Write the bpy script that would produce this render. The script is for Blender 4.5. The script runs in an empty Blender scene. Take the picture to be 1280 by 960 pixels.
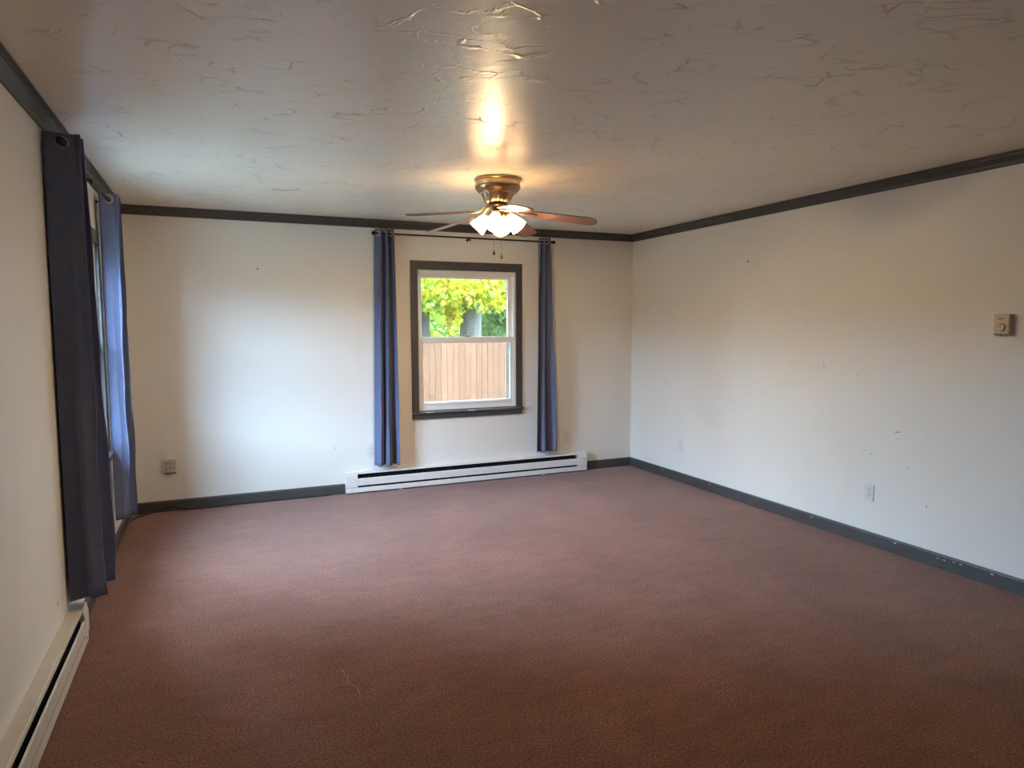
import bpy, bmesh, math, random
import numpy as np
from mathutils import Vector, Matrix

random.seed(7)
rng = np.random.default_rng(7)
PI = math.pi
scene = bpy.context.scene
COL = scene.collection

# ------------------------------------------------------------------ camera
# world: left wall x = 0, back wall y = 0, floor z = 0, metres
W, ZC, YR = 4.728, 2.44, -8.0          # room width, ceiling height, rear wall
CAM = (0.666, -6.122, 1.50)
yaw, pitch, roll, FPX = 0.4117, 0.0853, -0.003, 850.37
cy_, sy_, cp_, sp_ = math.cos(yaw), math.sin(yaw), math.cos(pitch), math.sin(pitch)
fwd = Vector((sy_ * cp_, cy_ * cp_, -sp_))
rgt = Vector((cy_, -sy_, 0))
upv = rgt.cross(fwd)
r2 = rgt * math.cos(roll) + upv * math.sin(roll)
u2 = -rgt * math.sin(roll) + upv * math.cos(roll)
cam_data = bpy.data.cameras.new('camera')
cam_data.sensor_width = 36.0
cam_data.lens = FPX / 1280 * 36.0
cam_data.clip_start = 0.02
cam_data.clip_end = 500
cam = bpy.data.objects.new('camera', cam_data)
COL.objects.link(cam)
m = Matrix.Identity(4)
for i in range(3):
    m[i][0], m[i][1], m[i][2], m[i][3] = r2[i], u2[i], -fwd[i], CAM[i]
cam.matrix_world = m
scene.camera = cam

# ------------------------------------------------------------------ sky, exposure
SKY_COLOR, SKY_STRENGTH = (0.43, 0.67, 1.0), 26.0          # even overcast sky
LAMP_COLOR, LAMP_STRENGTH = (1.0, 0.755, 0.44), 47.0
world = bpy.data.worlds.new('overcast_sky')
scene.world = world
world.use_nodes = True
bgn = world.node_tree.nodes['Background']
bgn.inputs[0].default_value = (*SKY_COLOR, 1)
bgn.inputs[1].default_value = SKY_STRENGTH

vs = scene.view_settings
vs.view_transform = 'Standard'
vs.look = 'None'
vs.exposure = 1.58
vs.gamma = 1.0
vs.use_curve_mapping = False
try:
    scene.cycles.use_denoising = True
    scene.cycles.max_bounces = 12
    scene.cycles.diffuse_bounces = 8
    scene.cycles.transparent_max_bounces = 16
    scene.cycles.sample_clamp_indirect = 6.0
except Exception:
    pass


def portal(name, loc, rot, sx, sy):
    """sampling portal for the sky light (gives off no light itself)"""
    l = bpy.data.lights.new(name, 'AREA')
    l.shape = 'RECTANGLE'
    l.size, l.size_y = sx, sy
    l.cycles.is_portal = True
    o = bpy.data.objects.new(name, l)
    COL.objects.link(o)
    o.location, o.rotation_euler = loc, rot
    return o


# window openings (in the wall plane)
BW = dict(a0=2.390, a1=3.380, z0=0.700, z1=2.020)       # back window, a = x
LW = dict(a0=-2.190, a1=-1.120, z0=0.700, z1=2.020)     # left window, a = y
portal('sky_portal_back', ((BW['a0'] + BW['a1']) / 2, 0.19, 1.36), (-PI / 2, 0, 0), 1.0, 1.34)
portal('sky_portal_left', (-0.19, (LW['a0'] + LW['a1']) / 2, 1.36), (0, -PI / 2, 0), 1.34, 1.08)


# ------------------------------------------------------------------ helpers
def link(name, me, mat=None, parent=None):
    o = bpy.data.objects.new(name, me)
    COL.objects.link(o)
    if mat is not None:
        if isinstance(mat, (list, tuple)):
            for q in mat:
                me.materials.append(q)
        else:
            me.materials.append(mat)
    if parent is not None:
        o.parent = parent
    return o


def obj(name, bm, mat=None, parent=None, smooth=None, bevel=0.0, segs=2):
    bmesh.ops.recalc_face_normals(bm, faces=bm.faces[:])
    me = bpy.data.meshes.new(name)
    bm.to_mesh(me)
    bm.free()
    if smooth is not None:
        me.polygons.foreach_set('use_smooth', [True] * len(me.polygons))
        if smooth < 179:
            me.set_sharp_from_angle(angle=math.radians(smooth))
    o = link(name, me, mat, parent)
    if bevel:
        b = o.modifiers.new('bevel', 'BEVEL')
        b.width, b.segments, b.limit_method, b.angle_limit = bevel, segs, 'ANGLE', 0.6
    return o


def empty(name, loc=(0, 0, 0), rz=0.0):
    o = bpy.data.objects.new(name, None)
    COL.objects.link(o)
    o.location = loc
    o.rotation_euler = (0, 0, rz)
    o.empty_display_size = 0.05
    return o


def tag(o, label=None, cat=None, group=None, kind=None):
    if label: o['label'] = label
    if cat: o['category'] = cat
    if group: o['group'] = group
    if kind: o['kind'] = kind
    return o


def box(bm, x0, x1, y0, y1, z0, z1):
    v = [bm.verts.new(c) for c in ((x0, y0, z0), (x1, y0, z0), (x1, y1, z0), (x0, y1, z0),
                                   (x0, y0, z1), (x1, y0, z1), (x1, y1, z1), (x0, y1, z1))]
    for f in ((0, 3, 2, 1), (4, 5, 6, 7), (0, 1, 5, 4), (1, 2, 6, 5), (2, 3, 7, 6), (3, 0, 4, 7)):
        bm.faces.new([v[i] for i in f])
    return v


def boxes(*bs):
    bm = bmesh.new()
    for b in bs:
        box(bm, *b)
    return bm


def lathe(bm, prof, n=32, M=None, cap0=True, cap1=True):
    """prof: (r, z) list turned about z"""
    rings = []
    for r, z in prof:
        ring = []
        for k in range(n):
            a = 2 * PI * k / n
            c = Vector((r * math.cos(a), r * math.sin(a), z))
            ring.append(bm.verts.new(M @ c if M else c))
        rings.append(ring)
    for a, b in zip(rings, rings[1:]):
        for k in range(n):
            bm.faces.new((a[k], a[(k + 1) % n], b[(k + 1) % n], b[k]))
    if cap0: bm.faces.new(rings[0][::-1])
    if cap1: bm.faces.new(rings[-1])
    return bm


def tube(bm, pts, rad, n=8, caps=True):
    pts = [Vector(p) for p in pts]
    rads = rad if isinstance(rad, (list, tuple)) else [rad] * len(pts)
    rings = []
    ref = Vector((0, 0, 1))
    for i, p in enumerate(pts):
        t = (pts[min(i + 1, len(pts) - 1)] - pts[max(i - 1, 0)]).normalized()
        r = ref if abs(t.dot(ref)) < 0.95 else Vector((1, 0, 0))
        u = t.cross(r).normalized()
        w = u.cross(t).normalized()
        rings.append([bm.verts.new(p + (u * math.cos(2 * PI * k / n) + w * math.sin(2 * PI * k / n)) * rads[i]) for k in range(n)])
    for a, b in zip(rings, rings[1:]):
        for k in range(n):
            bm.faces.new((a[k], a[(k + 1) % n], b[(k + 1) % n], b[k]))
    if caps:
        bm.faces.new(rings[0][::-1]); bm.faces.new(rings[-1])
    return bm


def ball(bm, c, r, n=16, squash=1.0):
    prof = [(max(1e-4, r * math.sin(PI * k / 10)), -r * squash * math.cos(PI * k / 10)) for k in range(11)]
    return lathe(bm, prof, n, Matrix.Translation(c))


def torus(bm, R, r, M, n=28, k=10):
    rings = []
    for i in range(n):
        a = 2 * PI * i / n
        ring = []
        for j in range(k):
            b = 2 * PI * j / k
            q = R + r * math.cos(b)
            ring.append(bm.verts.new(M @ Vector((q * math.cos(a), q * math.sin(a), 0.6 * r * math.sin(b)))))
        rings.append(ring)
    for i in range(n):
        A, B = rings[i], rings[(i + 1) % n]
        for j in range(k):
            bm.faces.new((A[j], B[j], B[(j + 1) % k], A[(j + 1) % k]))
    return bm


def prism(bm, prof, p0, p1, out, miter0=0.0, miter1=0.0):
    """profile (d, z) extruded from p0 to p1; d is measured along 'out'; ends mitred by d * miter"""
    p0, p1, out = Vector(p0), Vector(p1), Vector(out)
    t = (p1 - p0).normalized()
    A = [bm.verts.new(p0 + out * d + Vector((0, 0, z)) + t * d * miter0) for d, z in prof]
    B = [bm.verts.new(p1 + out * d + Vector((0, 0, z)) - t * d * miter1) for d, z in prof]
    n = len(prof)
    for k in range(n):
        bm.faces.new((A[k], A[(k + 1) % n], B[(k + 1) % n], B[k]))
    bm.faces.new(A); bm.faces.new(B[::-1])
    return bm


# ------------------------------------------------------------------ materials
def nodes_of(name):
    mt = bpy.data.materials.new(name)
    mt.use_nodes = True
    nt = mt.node_tree
    return mt, nt, nt.nodes, nt.links, nt.nodes['Principled BSDF']


def material(name, color, rough=0.5, metal=0.0, var=0.0, vscale=6.0, bump=0.0, bscale=60.0, spec=0.5,
             stretch=None, detail=4.0, bdist=0.002, **kw):
    mt, nt, N, L, P = nodes_of(name)
    P.inputs['Base Color'].default_value = (*color, 1)
    P.inputs['Roughness'].default_value = rough
    P.inputs['Metallic'].default_value = metal
    P.inputs['Specular IOR Level'].default_value = spec
    for k, v in kw.items():
        P.inputs[k].default_value = v
    tc = N.new('ShaderNodeTexCoord')
    vec = tc.outputs['Object']
    if stretch:
        mp = N.new('ShaderNodeMapping')
        mp.inputs['Scale'].default_value = stretch
        L.new(vec, mp.inputs['Vector']); vec = mp.outputs['Vector']
    if var > 0:
        nz = N.new('ShaderNodeTexNoise')
        nz.inputs['Scale'].default_value = vscale
        nz.inputs['Detail'].default_value = detail
        L.new(vec, nz.inputs['Vector'])
        mr = N.new('ShaderNodeMapRange')
        mr.inputs['From Min'].default_value, mr.inputs['From Max'].default_value = 0.25, 0.75
        mr.inputs['To Min'].default_value, mr.inputs['To Max'].default_value = 1 - var, 1 + var
        L.new(nz.outputs['Fac'], mr.inputs['Value'])
        mx = N.new('ShaderNodeVectorMath'); mx.operation = 'SCALE'
        mx.inputs[0].default_value = color
        L.new(mr.outputs['Result'], mx.inputs['Scale'])
        L.new(mx.outputs['Vector'], P.inputs['Base Color'])
    if bump > 0:
        nb = N.new('ShaderNodeTexNoise')
        nb.inputs['Scale'].default_value = bscale
        nb.inputs['Detail'].default_value = 3.0
        L.new(vec, nb.inputs['Vector'])
        bp = N.new('ShaderNodeBump')
        bp.inputs['Strength'].default_value = bump
        bp.inputs['Distance'].default_value = bdist
        L.new(nb.outputs['Fac'], bp.inputs['Height'])
        L.new(bp.outputs['Normal'], P.inputs['Normal'])
    return mt


def carpet_material():
    mt, nt, N, L, P = nodes_of('brown_carpet_pile')
    tc = N.new('ShaderNodeTexCoord')
    big = N.new('ShaderNodeTexNoise'); big.inputs['Scale'].default_value = 1.6; big.inputs['Detail'].default_value = 9; big.inputs['Roughness'].default_value = 0.62
    L.new(tc.outputs['Object'], big.inputs['Vector'])
    fine = N.new('ShaderNodeTexNoise'); fine.inputs['Scale'].default_value = 110; fine.inputs['Detail'].default_value = 4
    fine.inputs['Roughness'].default_value = 0.7
    L.new(tc.outputs['Object'], fine.inputs['Vector'])
    r1 = N.new('ShaderNodeValToRGB')
    r1.color_ramp.elements[0].position, r1.color_ramp.elements[1].position = 0.30, 0.72
    r1.color_ramp.elements[0].color = (0.190, 0.070, 0.038, 1)
    r1.color_ramp.elements[1].color = (0.268, 0.110, 0.066, 1)
    L.new(big.outputs['Fac'], r1.inputs['Fac'])
    mr = N.new('ShaderNodeMapRange')
    mr.inputs['From Min'].default_value, mr.inputs['From Max'].default_value = 0.38, 0.62
    mr.inputs['To Min'].default_value, mr.inputs['To Max'].default_value = 0.35, 1.60
    L.new(fine.outputs['Fac'], mr.inputs['Value'])
    mid = N.new('ShaderNodeTexNoise'); mid.inputs['Scale'].default_value = 9; mid.inputs['Detail'].default_value = 5
    mid.inputs['Roughness'].default_value = 0.65
    sm_ = N.new('ShaderNodeMapping'); sm_.inputs['Scale'].default_value = (0.6, 1.4, 1)     # trodden, streaky pile
    L.new(tc.outputs['Object'], sm_.inputs['Vector']); L.new(sm_.outputs['Vector'], mid.inputs['Vector'])
    m2 = N.new('ShaderNodeMapRange')
    m2.inputs['From Min'].default_value, m2.inputs['From Max'].default_value = 0.35, 0.65
    m2.inputs['To Min'].default_value, m2.inputs['To Max'].default_value = 0.86, 1.12
    L.new(mid.outputs['Fac'], m2.inputs['Value'])
    mm = N.new('ShaderNodeMath'); mm.operation = 'MULTIPLY'
    L.new(mr.outputs['Result'], mm.inputs[0]); L.new(m2.outputs['Result'], mm.inputs[1])
    mx = N.new('ShaderNodeVectorMath'); mx.operation = 'SCALE'
    L.new(r1.outputs['Color'], mx.inputs[0]); L.new(mm.outputs['Value'], mx.inputs['Scale'])
    L.new(mx.outputs['Vector'], P.inputs['Base Color'])
    P.inputs['Roughness'].default_value = 0.95
    P.inputs['Specular IOR Level'].default_value = 0.1
    P.inputs['Sheen Weight'].default_value = 0.25
    P.inputs['Sheen Roughness'].default_value = 0.5
    bp = N.new('ShaderNodeBump'); bp.inputs['Strength'].default_value = 0.9; bp.inputs['Distance'].default_value = 0.008
    L.new(fine.outputs['Fac'], bp.inputs['Height']); L.new(bp.outputs['Normal'], P.inputs['Normal'])
    return mt


def ceiling_material():
    mt, nt, N, L, P = nodes_of('semi_gloss_trowelled_ceiling_paint')
    tc = N.new('ShaderNodeTexCoord')
    P.inputs['Base Color'].default_value = (0.86, 0.835, 0.74, 1)
    P.inputs['Roughness'].default_value = 0.33
    P.inputs['Specular IOR Level'].default_value = 0.6
    # sparse curved trowel ridges
    warp = N.new('ShaderNodeTexNoise'); warp.inputs['Scale'].default_value = 2.2; warp.inputs['Detail'].default_value = 3
    L.new(tc.outputs['Object'], warp.inputs['Vector'])
    sc = N.new('ShaderNodeVectorMath'); sc.operation = 'SCALE'; sc.inputs['Scale'].default_value = 0.32
    L.new(warp.outputs['Color'], sc.inputs[0])
    ad = N.new('ShaderNodeVectorMath'); ad.operation = 'ADD'
    L.new(tc.outputs['Object'], ad.inputs[0]); L.new(sc.outputs['Vector'], ad.inputs[1])
    vo = N.new('ShaderNodeTexVoronoi'); vo.feature = 'DISTANCE_TO_EDGE'; vo.inputs['Scale'].default_value = 8.0
    mr_ = N.new('ShaderNodeMapping'); mr_.inputs['Rotation'].default_value = (0, 0, 0.41)
    mp = N.new('ShaderNodeMapping'); mp.inputs['Scale'].default_value = (0.75, 1.5, 1)
    L.new(ad.outputs['Vector'], mr_.inputs['Vector']); L.new(mr_.outputs['Vector'], mp.inputs['Vector'])
    L.new(mp.outputs['Vector'], vo.inputs['Vector'])
    rg = N.new('ShaderNodeMapRange')
    rg.inputs['From Min'].default_value, rg.inputs['From Max'].default_value = 0.0, 0.055
    rg.inputs['To Min'].default_value, rg.inputs['To Max'].default_value = 1.0, 0.0
    L.new(vo.outputs['Distance'], rg.inputs['Value'])
    msk = N.new('ShaderNodeTexNoise'); msk.inputs['Scale'].default_value = 5.0; msk.inputs['Detail'].default_value = 6; msk.inputs['Roughness'].default_value = 0.7
    L.new(tc.outputs['Object'], msk.inputs['Vector'])
    mk = N.new('ShaderNodeMapRange')
    mk.inputs['From Min'].default_value, mk.inputs['From Max'].default_value = 0.50, 0.60
    L.new(msk.outputs['Fac'], mk.inputs['Value'])
    mu = N.new('ShaderNodeMath'); mu.operation = 'MULTIPLY'
    L.new(rg.outputs['Result'], mu.inputs[0]); L.new(mk.outputs['Result'], mu.inputs[1])
    soft = N.new('ShaderNodeTexNoise'); soft.inputs['Scale'].default_value = 9.0; soft.inputs['Detail'].default_value = 4
    L.new(ad.outputs['Vector'], soft.inputs['Vector'])
    s2 = N.new('ShaderNodeMath'); s2.operation = 'MULTIPLY'; s2.inputs[1].default_value = 0.9
    L.new(soft.outputs['Fac'], s2.inputs[0])
    sm = N.new('ShaderNodeMath'); sm.operation = 'ADD'
    L.new(mu.outputs['Value'], sm.inputs[0]); L.new(s2.outputs['Value'], sm.inputs[1])
    bp = N.new('ShaderNodeBump'); bp.inputs['Strength'].default_value = 0.8; bp.inputs['Distance'].default_value = 0.005
    L.new(sm.outputs['Value'], bp.inputs['Height']); L.new(bp.outputs['Normal'], P.inputs['Normal'])
    cm = N.new('ShaderNodeMixRGB')     # darker tint along the trowel strokes so that they show
    cm.inputs['Color1'].default_value = (0.86, 0.835, 0.74, 1); cm.inputs['Color2'].default_value = (0.67, 0.64, 0.56, 1)
    L.new(mu.outputs['Value'], cm.inputs['Fac']); L.new(cm.outputs['Color'], P.inputs['Base Color'])
    return mt


def wood_material(name, c0, c1, scale=(3, 40, 40), rough=0.45):
    mt, nt, N, L, P = nodes_of(name)
    tc = N.new('ShaderNodeTexCoord')
    mp = N.new('ShaderNodeMapping'); mp.inputs['Scale'].default_value = scale
    L.new(tc.outputs['Object'], mp.inputs['Vector'])
    nz = N.new('ShaderNodeTexNoise'); nz.inputs['Scale'].default_value = 1.0; nz.inputs['Detail'].default_value = 6
    L.new(mp.outputs['Vector'], nz.inputs['Vector'])
    rp = N.new('ShaderNodeValToRGB')
    rp.color_ramp.elements[0].position, rp.color_ramp.elements[1].position = 0.3, 0.7
    rp.color_ramp.elements[0].color, rp.color_ramp.elements[1].color = (*c0, 1), (*c1, 1)
    L.new(nz.outputs['Fac'], rp.inputs['Fac'])
    L.new(rp.outputs['Color'], P.inputs['Base Color'])
    P.inputs['Roughness'].default_value = rough
    return mt


def fence_material():
    """weathered cedar, each board its own tone"""
    mt, nt, N, L, P = nodes_of('cedar_board')
    tc = N.new('ShaderNodeTexCoord'); oi = N.new('ShaderNodeObjectInfo')
    mp = N.new('ShaderNodeMapping'); mp.inputs['Scale'].default_value = (30, 30, 2.2)
    L.new(tc.outputs['Object'], mp.inputs['Vector'])
    ad = N.new('ShaderNodeVectorMath'); ad.operation = 'ADD'
    sc = N.new('ShaderNodeMath'); sc.operation = 'MULTIPLY'; sc.inputs[1].default_value = 60
    L.new(oi.outputs['Random'], sc.inputs[0])
    L.new(mp.outputs['Vector'], ad.inputs[0]); L.new(sc.outputs['Value'], ad.inputs[1])
    nz = N.new('ShaderNodeTexNoise'); nz.inputs['Scale'].default_value = 1; nz.inputs['Detail'].default_value = 5
    L.new(ad.outputs['Vector'], nz.inputs['Vector'])
    rp = N.new('ShaderNodeValToRGB')
    rp.color_ramp.elements[0].position, rp.color_ramp.elements[1].position = 0.25, 0.62
    rp.color_ramp.elements[0].color, rp.color_ramp.elements[1].color = (0.16, 0.074, 0.036, 1), (0.24, 0.116, 0.060, 1)
    L.new(nz.outputs['Fac'], rp.inputs['Fac'])
    mr = N.new('ShaderNodeMapRange'); mr.inputs['To Min'].default_value, mr.inputs['To Max'].default_value = 0.88, 1.1
    L.new(oi.outputs['Random'], mr.inputs['Value'])
    mx = N.new('ShaderNodeVectorMath'); mx.operation = 'SCALE'
    L.new(rp.outputs['Color'], mx.inputs[0]); L.new(mr.outputs['Result'], mx.inputs['Scale'])
    L.new(mx.outputs['Vector'], P.inputs['Base Color'])
    P.inputs['Roughness'].default_value = 0.85
    return mt


def glass_material(name, tint):
    mt, nt, N, L, P = nodes_of(name)
    N.remove(P)
    tr = N.new('ShaderNodeBsdfTransparent'); tr.inputs[0].default_value = (*tint, 1)
    gl = N.new('ShaderNodeBsdfGlossy'); gl.inputs['Roughness'].default_value = 0.02
    lw = N.new('ShaderNodeLayerWeight'); lw.inputs['Blend'].default_value = 0.5
    pw = N.new('ShaderNodeMath'); pw.operation = 'POWER'; pw.inputs[1].default_value = 5.0
    fr = N.new('ShaderNodeMath'); fr.operation = 'MULTIPLY_ADD'; fr.inputs[1].default_value = 0.90; fr.inputs[2].default_value = 0.03
    L.new(lw.outputs['Facing'], pw.inputs[0]); L.new(pw.outputs[0], fr.inputs[0])
    mx = N.new('ShaderNodeMixShader')
    L.new(fr.outputs[0], mx.inputs[0]); L.new(tr.outputs[0], mx.inputs[1]); L.new(gl.outputs[0], mx.inputs[2])
    L.new(mx.outputs[0], N['Material Output'].inputs['Surface'])
    return mt


def glow_material(name, color, strength):
    mt, nt, N, L, P = nodes_of(name)
    P.inputs['Base Color'].default_value = (0.9, 0.88, 0.84, 1)
    P.inputs['Roughness'].default_value = 0.5
    P.inputs['Emission Color'].default_value = (*color, 1)
    P.inputs['Emission Strength'].default_value = strength
    return mt


def leaf_material(name, color):
    mt, nt, N, L, P = nodes_of(name)
    N.remove(P)
    df = N.new('ShaderNodeBsdfDiffuse'); df.inputs[0].default_value = (*color, 1)
    tl = N.new('ShaderNodeBsdfTranslucent'); tl.inputs[0].default_value = (*color, 1)
    mx = N.new('ShaderNodeMixShader'); mx.inputs[0].default_value = 0.45
    L.new(df.outputs[0], mx.inputs[1]); L.new(tl.outputs[0], mx.inputs[2])
    L.new(mx.outputs[0], N['Material Output'].inputs['Surface'])
    return mt


WALL = material('off_white_wall_paint', (0.775, 0.752, 0.69), 0.55, var=0.025, vscale=1.6, bump=0.12, bscale=90, spec=0.35, bdist=0.001)
TRIM = material('dark_grey_trim_paint', (0.060, 0.056, 0.053), 0.52, var=0.12, vscale=9, bump=0.1, bscale=40)
CARPET = carpet_material()
CEIL = ceiling_material()
VINYL = material('white_vinyl', (0.78, 0.765, 0.74), 0.35, var=0.02)
HEATER = material('white_enamel_metal', (0.76, 0.74, 0.70), 0.32, var=0.03, vscale=14)
HEATER_OLD = material('cream_enamel_metal', (0.66, 0.61, 0.53), 0.35, var=0.06, vscale=10)
DARKSLOT = material('dark_heater_interior', (0.03, 0.028, 0.027), 0.6, metal=0.3)
FABRIC = material('slate_blue_curtain_fabric', (0.125, 0.148, 0.245), 0.82, var=0.06, vscale=30, bump=0.25, bscale=700, spec=0.25,
                  bdist=0.0006, **{'Sheen Weight': 0.15})
BRASS = material('antique_brass', (0.44, 0.34, 0.215), 0.30, metal=1.0, var=0.06, vscale=12)
BRASSDARK = material('dark_bronze', (0.16, 0.11, 0.07), 0.35, metal=1.0)
GROMMET = material('antique_nickel_grommet', (0.42, 0.39, 0.33), 0.3, metal=1.0)
ROD = material('black_iron', (0.018, 0.016, 0.015), 0.4, metal=0.6)
BLADE = wood_material('walnut_blade', (0.13, 0.062, 0.040), (0.205, 0.102, 0.068), (4, 50, 50), 0.38)
PLATE = material('white_plastic', (0.72, 0.71, 0.68), 0.35)
PLATE_IV = material('ivory_plastic', (0.58, 0.50, 0.40), 0.4)
BEIGE = material('beige_plastic', (0.55, 0.46, 0.30), 0.42, var=0.03)
SLOT = material('slot_black', (0.05, 0.045, 0.04), 0.6)
CORD = material('black_rubber', (0.015, 0.014, 0.014), 0.5)
SCUFF = material('grey_scuff', (0.33, 0.32, 0.30), 0.7)
CHIP = material('bare_white_chip', (0.75, 0.74, 0.72), 0.6)
LINT = material('pale_thread', (0.42, 0.31, 0.25), 0.9)
OUTER_GREY = material('toned_down_outer_frame', (0.17, 0.18, 0.18), 0.5, metal=0.2)  # grey given to the outer window frame to darken its sky-lit face
GLASS = glass_material('window_glass', (0.93, 0.95, 0.95))
GLASS_DIMMED = glass_material('dimmed_window_glass', (0.51, 0.485, 0.45))  # tint added to keep the outdoor view from blowing out, no real film
SHADE = glow_material('lit_frosted_glass', (1.0, 0.58, 0.25), LAMP_STRENGTH * 0.22)
BULB = glow_material('lit_bulb', LAMP_COLOR, LAMP_STRENGTH * 11.5)
CEDAR = fence_material()
GRASS = material('lawn_grass', (0.135, 0.13, 0.095), 0.9, var=0.3, vscale=3)
BARK = material('grey_bark', (0.19, 0.175, 0.155), 0.9, var=0.3, vscale=5, bump=0.6, bscale=14, bdist=0.03, stretch=(3, 3, 0.6))
LEAVES = [leaf_material('leaf_lime', (0.62, 0.68, 0.12)), leaf_material('leaf_yellow', (0.90, 0.74, 0.10)),
          leaf_material('leaf_green', (0.42, 0.62, 0.20)), leaf_material('leaf_orange', (0.86, 0.50, 0.20))]
NEEDLES = [leaf_material('needle_blue_green', (0.26, 0.36, 0.20)), leaf_material('needle_green', (0.30, 0.40, 0.14))]

# ------------------------------------------------------------------ room shell
TW = 0.16   # outside wall thickness


def struct(o):
    o['kind'] = 'structure'
    return o


bm = boxes((-TW, W + TW, YR - TW, TW, -0.12, 0.0))
struct(obj('floor', bm, CARPET))
bm = boxes((-TW, W + TW, YR - TW, TW, ZC, ZC + 0.15))
ceiling = struct(obj('ceiling', bm, CEIL))


def wall_hole(name, a0, a1, z0, z1, hole, place):
    """wall slab with one opening; place(a, d, z) -> xyz where d is the distance outward"""
    bm = bmesh.new()
    A = [(a0, z0), (a1, z0), (a1, z1), (a0, z1)]
    B = [(hole['a0'], hole['z0']), (hole['a1'], hole['z0']), (hole['a1'], hole['z1']), (hole['a0'], hole['z1'])]
    ring = {}
    for d in (0.0, TW):
        for nm, q in (('A', A), ('B', B)):
            ring[nm, d] = [bm.verts.new(place(a, d, z)) for a, z in q]
    for k in range(4):
        j = (k + 1) % 4
        for d in (0.0, TW):
            bm.faces.new((ring['A', d][k], ring['A', d][j], ring['B', d][j], ring['B', d][k]))
        for nm in 'AB':
            bm.faces.new((ring[nm, 0.0][k], ring[nm, 0.0][j], ring[nm, TW][j], ring[nm, TW][k]))
    return struct(obj(name, bm, WALL))


wall_back = wall_hole('wall_back', -TW, W + TW, 0, ZC, BW, lambda a, d, z: (a, d, z))
wall_left = wall_hole('wall_left', YR, 0, 0, ZC, LW, lambda a, d, z: (-d, a, z))
wall_right = struct(obj('wall_right', boxes((W, W + TW, YR, 0, 0, ZC)), WALL))
wall_rear = struct(obj('wall_rear', boxes((-TW, W + TW, YR - TW, YR, 0, ZC)), WALL))

# crown moulding
CROWN = [(0, 2.372), (0.008, 2.372), (0.013, 2.380), (0.016, 2.392), (0.040, 2.418), (0.046, 2.419), (0.047, 2.426), (0.056, 2.428), (0.056, ZC), (0, ZC)]


def crown(name, p0, p1, out):
    return struct(obj(name, prism(bmesh.new(), CROWN, p0, p1, out, 1, 1), TRIM))


crown('trim_1', (0, 0, 0), (W, 0, 0), (0, -1, 0))
crown('trim_2', (0, YR, 0), (0, 0, 0), (1, 0, 0))
crown('trim_3', (W, YR, 0), (W, 0, 0), (-1, 0, 0))
crown('trim_4', (0, YR, 0), (W, YR, 0), (0, 1, 0))

# baseboards
BASE = [(0, 0), (0.015, 0), (0.015, 0.078), (0.010, 0.090), (0, 0.090)]
HX0, HX1 = 1.695, 4.157          # back heater
HY1 = -2.42                       # far end of the left heater
HY0 = -5.40


def baseboard(name, p0, p1, out, m0, m1):
    return struct(obj(name, prism(bmesh.new(), BASE, p0, p1, out, m0, m1), TRIM))


baseboard('baseboard_back', (0, 0, 0), (HX0, 0, 0), (0, -1, 0), 1, 0)
baseboard('baseboard_back', (HX1, 0, 0), (W, 0, 0), (0, -1, 0), 0, 1)
bb_right = baseboard('baseboard_right', (W, YR, 0), (W, 0, 0), (-1, 0, 0), 1, 1)
baseboard('baseboard_left', (0, HY1, 0), (0, 0, 0), (1, 0, 0), 0, 1)
baseboard('baseboard_left', (0, YR, 0), (0, HY0, 0), (1, 0, 0), 1, 0)
baseboard('baseboard_rear', (0, YR, 0), (W, YR, 0), (0, 1, 0), 1, 1)

# paint chips on the right baseboard, scuffs on the walls (thin dabs with their own shape)
def dab(name, c, u, v, n, lu, lv, ang, mat, parent, th=0.0006):
    c, u, v, n = Vector(c), Vector(u), Vector(v), Vector(n)
    bm = bmesh.new()
    k = 9
    top, bot = [], []
    for i in range(k):
        a = 2 * PI * i / k
        r = random.uniform(0.6, 1.15)
        x, y = lu / 2 * math.cos(a) * r, lv / 2 * math.sin(a) * r
        q = c + u * (x * math.cos(ang) - y * math.sin(ang)) + v * (x * math.sin(ang) + y * math.cos(ang))
        top.append(bm.verts.new(q + n * th)); bot.append(bm.verts.new(q - n * 0.0004))
    bm.faces.new(top)
    for i in range(k):
        bm.faces.new((top[i], top[(i + 1) % k], bot[(i + 1) % k], bot[i]))
    return obj(name, bm, mat, parent)


Xn, Yn, Zn = (1, 0, 0), (0, 1, 0), (0, 0, 1)
for y, z, lu, lv, a in [(-2.498, 1.205, 0.030, 0.004, 0), (-2.500, 1.192, 0.034, 0.005, 0), (-2.503, 1.181, 0.024, 0.003, 0.1), (-2.495, 1.222, 0.004, 0.020, 0),
                        (-2.16, 1.20, 0.03, 0.003, 0.3), (-2.20, 1.19, 0.025, 0.003, 0.2), (-2.78, 1.16, 0.02, 0.005, 0.2), (-3.10, 0.80, 0.040, 0.009, -0.3),
                        (-3.105, 0.76, 0.022, 0.004, -0.2), (-2.86, 0.64, 0.035, 0.003, -0.1), (-2.92, 0.625, 0.035, 0.004, 0), (-3.18, 0.585, 0.008, 0.018, 0.2),
                        (-3.32, 0.36, 0.008, 0.020, -0.3), (-1.84, 1.03, 0.02, 0.004, 0), (-1.95, 1.01, 0.016, 0.003, 0.2), (-1.73, 0.93, 0.02, 0.003, 0),
                        (-2.5, 0.86, 0.006, 0.020, 0), (-1.68, 1.50, 0.008, 0.014, 0), (-2.32, 1.50, 0.016, 0.004, 0.4), (-2.73, 0.80, 0.012, 0.004, 0)]:
    dab('scuff_mark', (W, y, z), Yn, Zn, (-1, 0, 0), lu, lv, a, SCUFF, wall_right)
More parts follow.
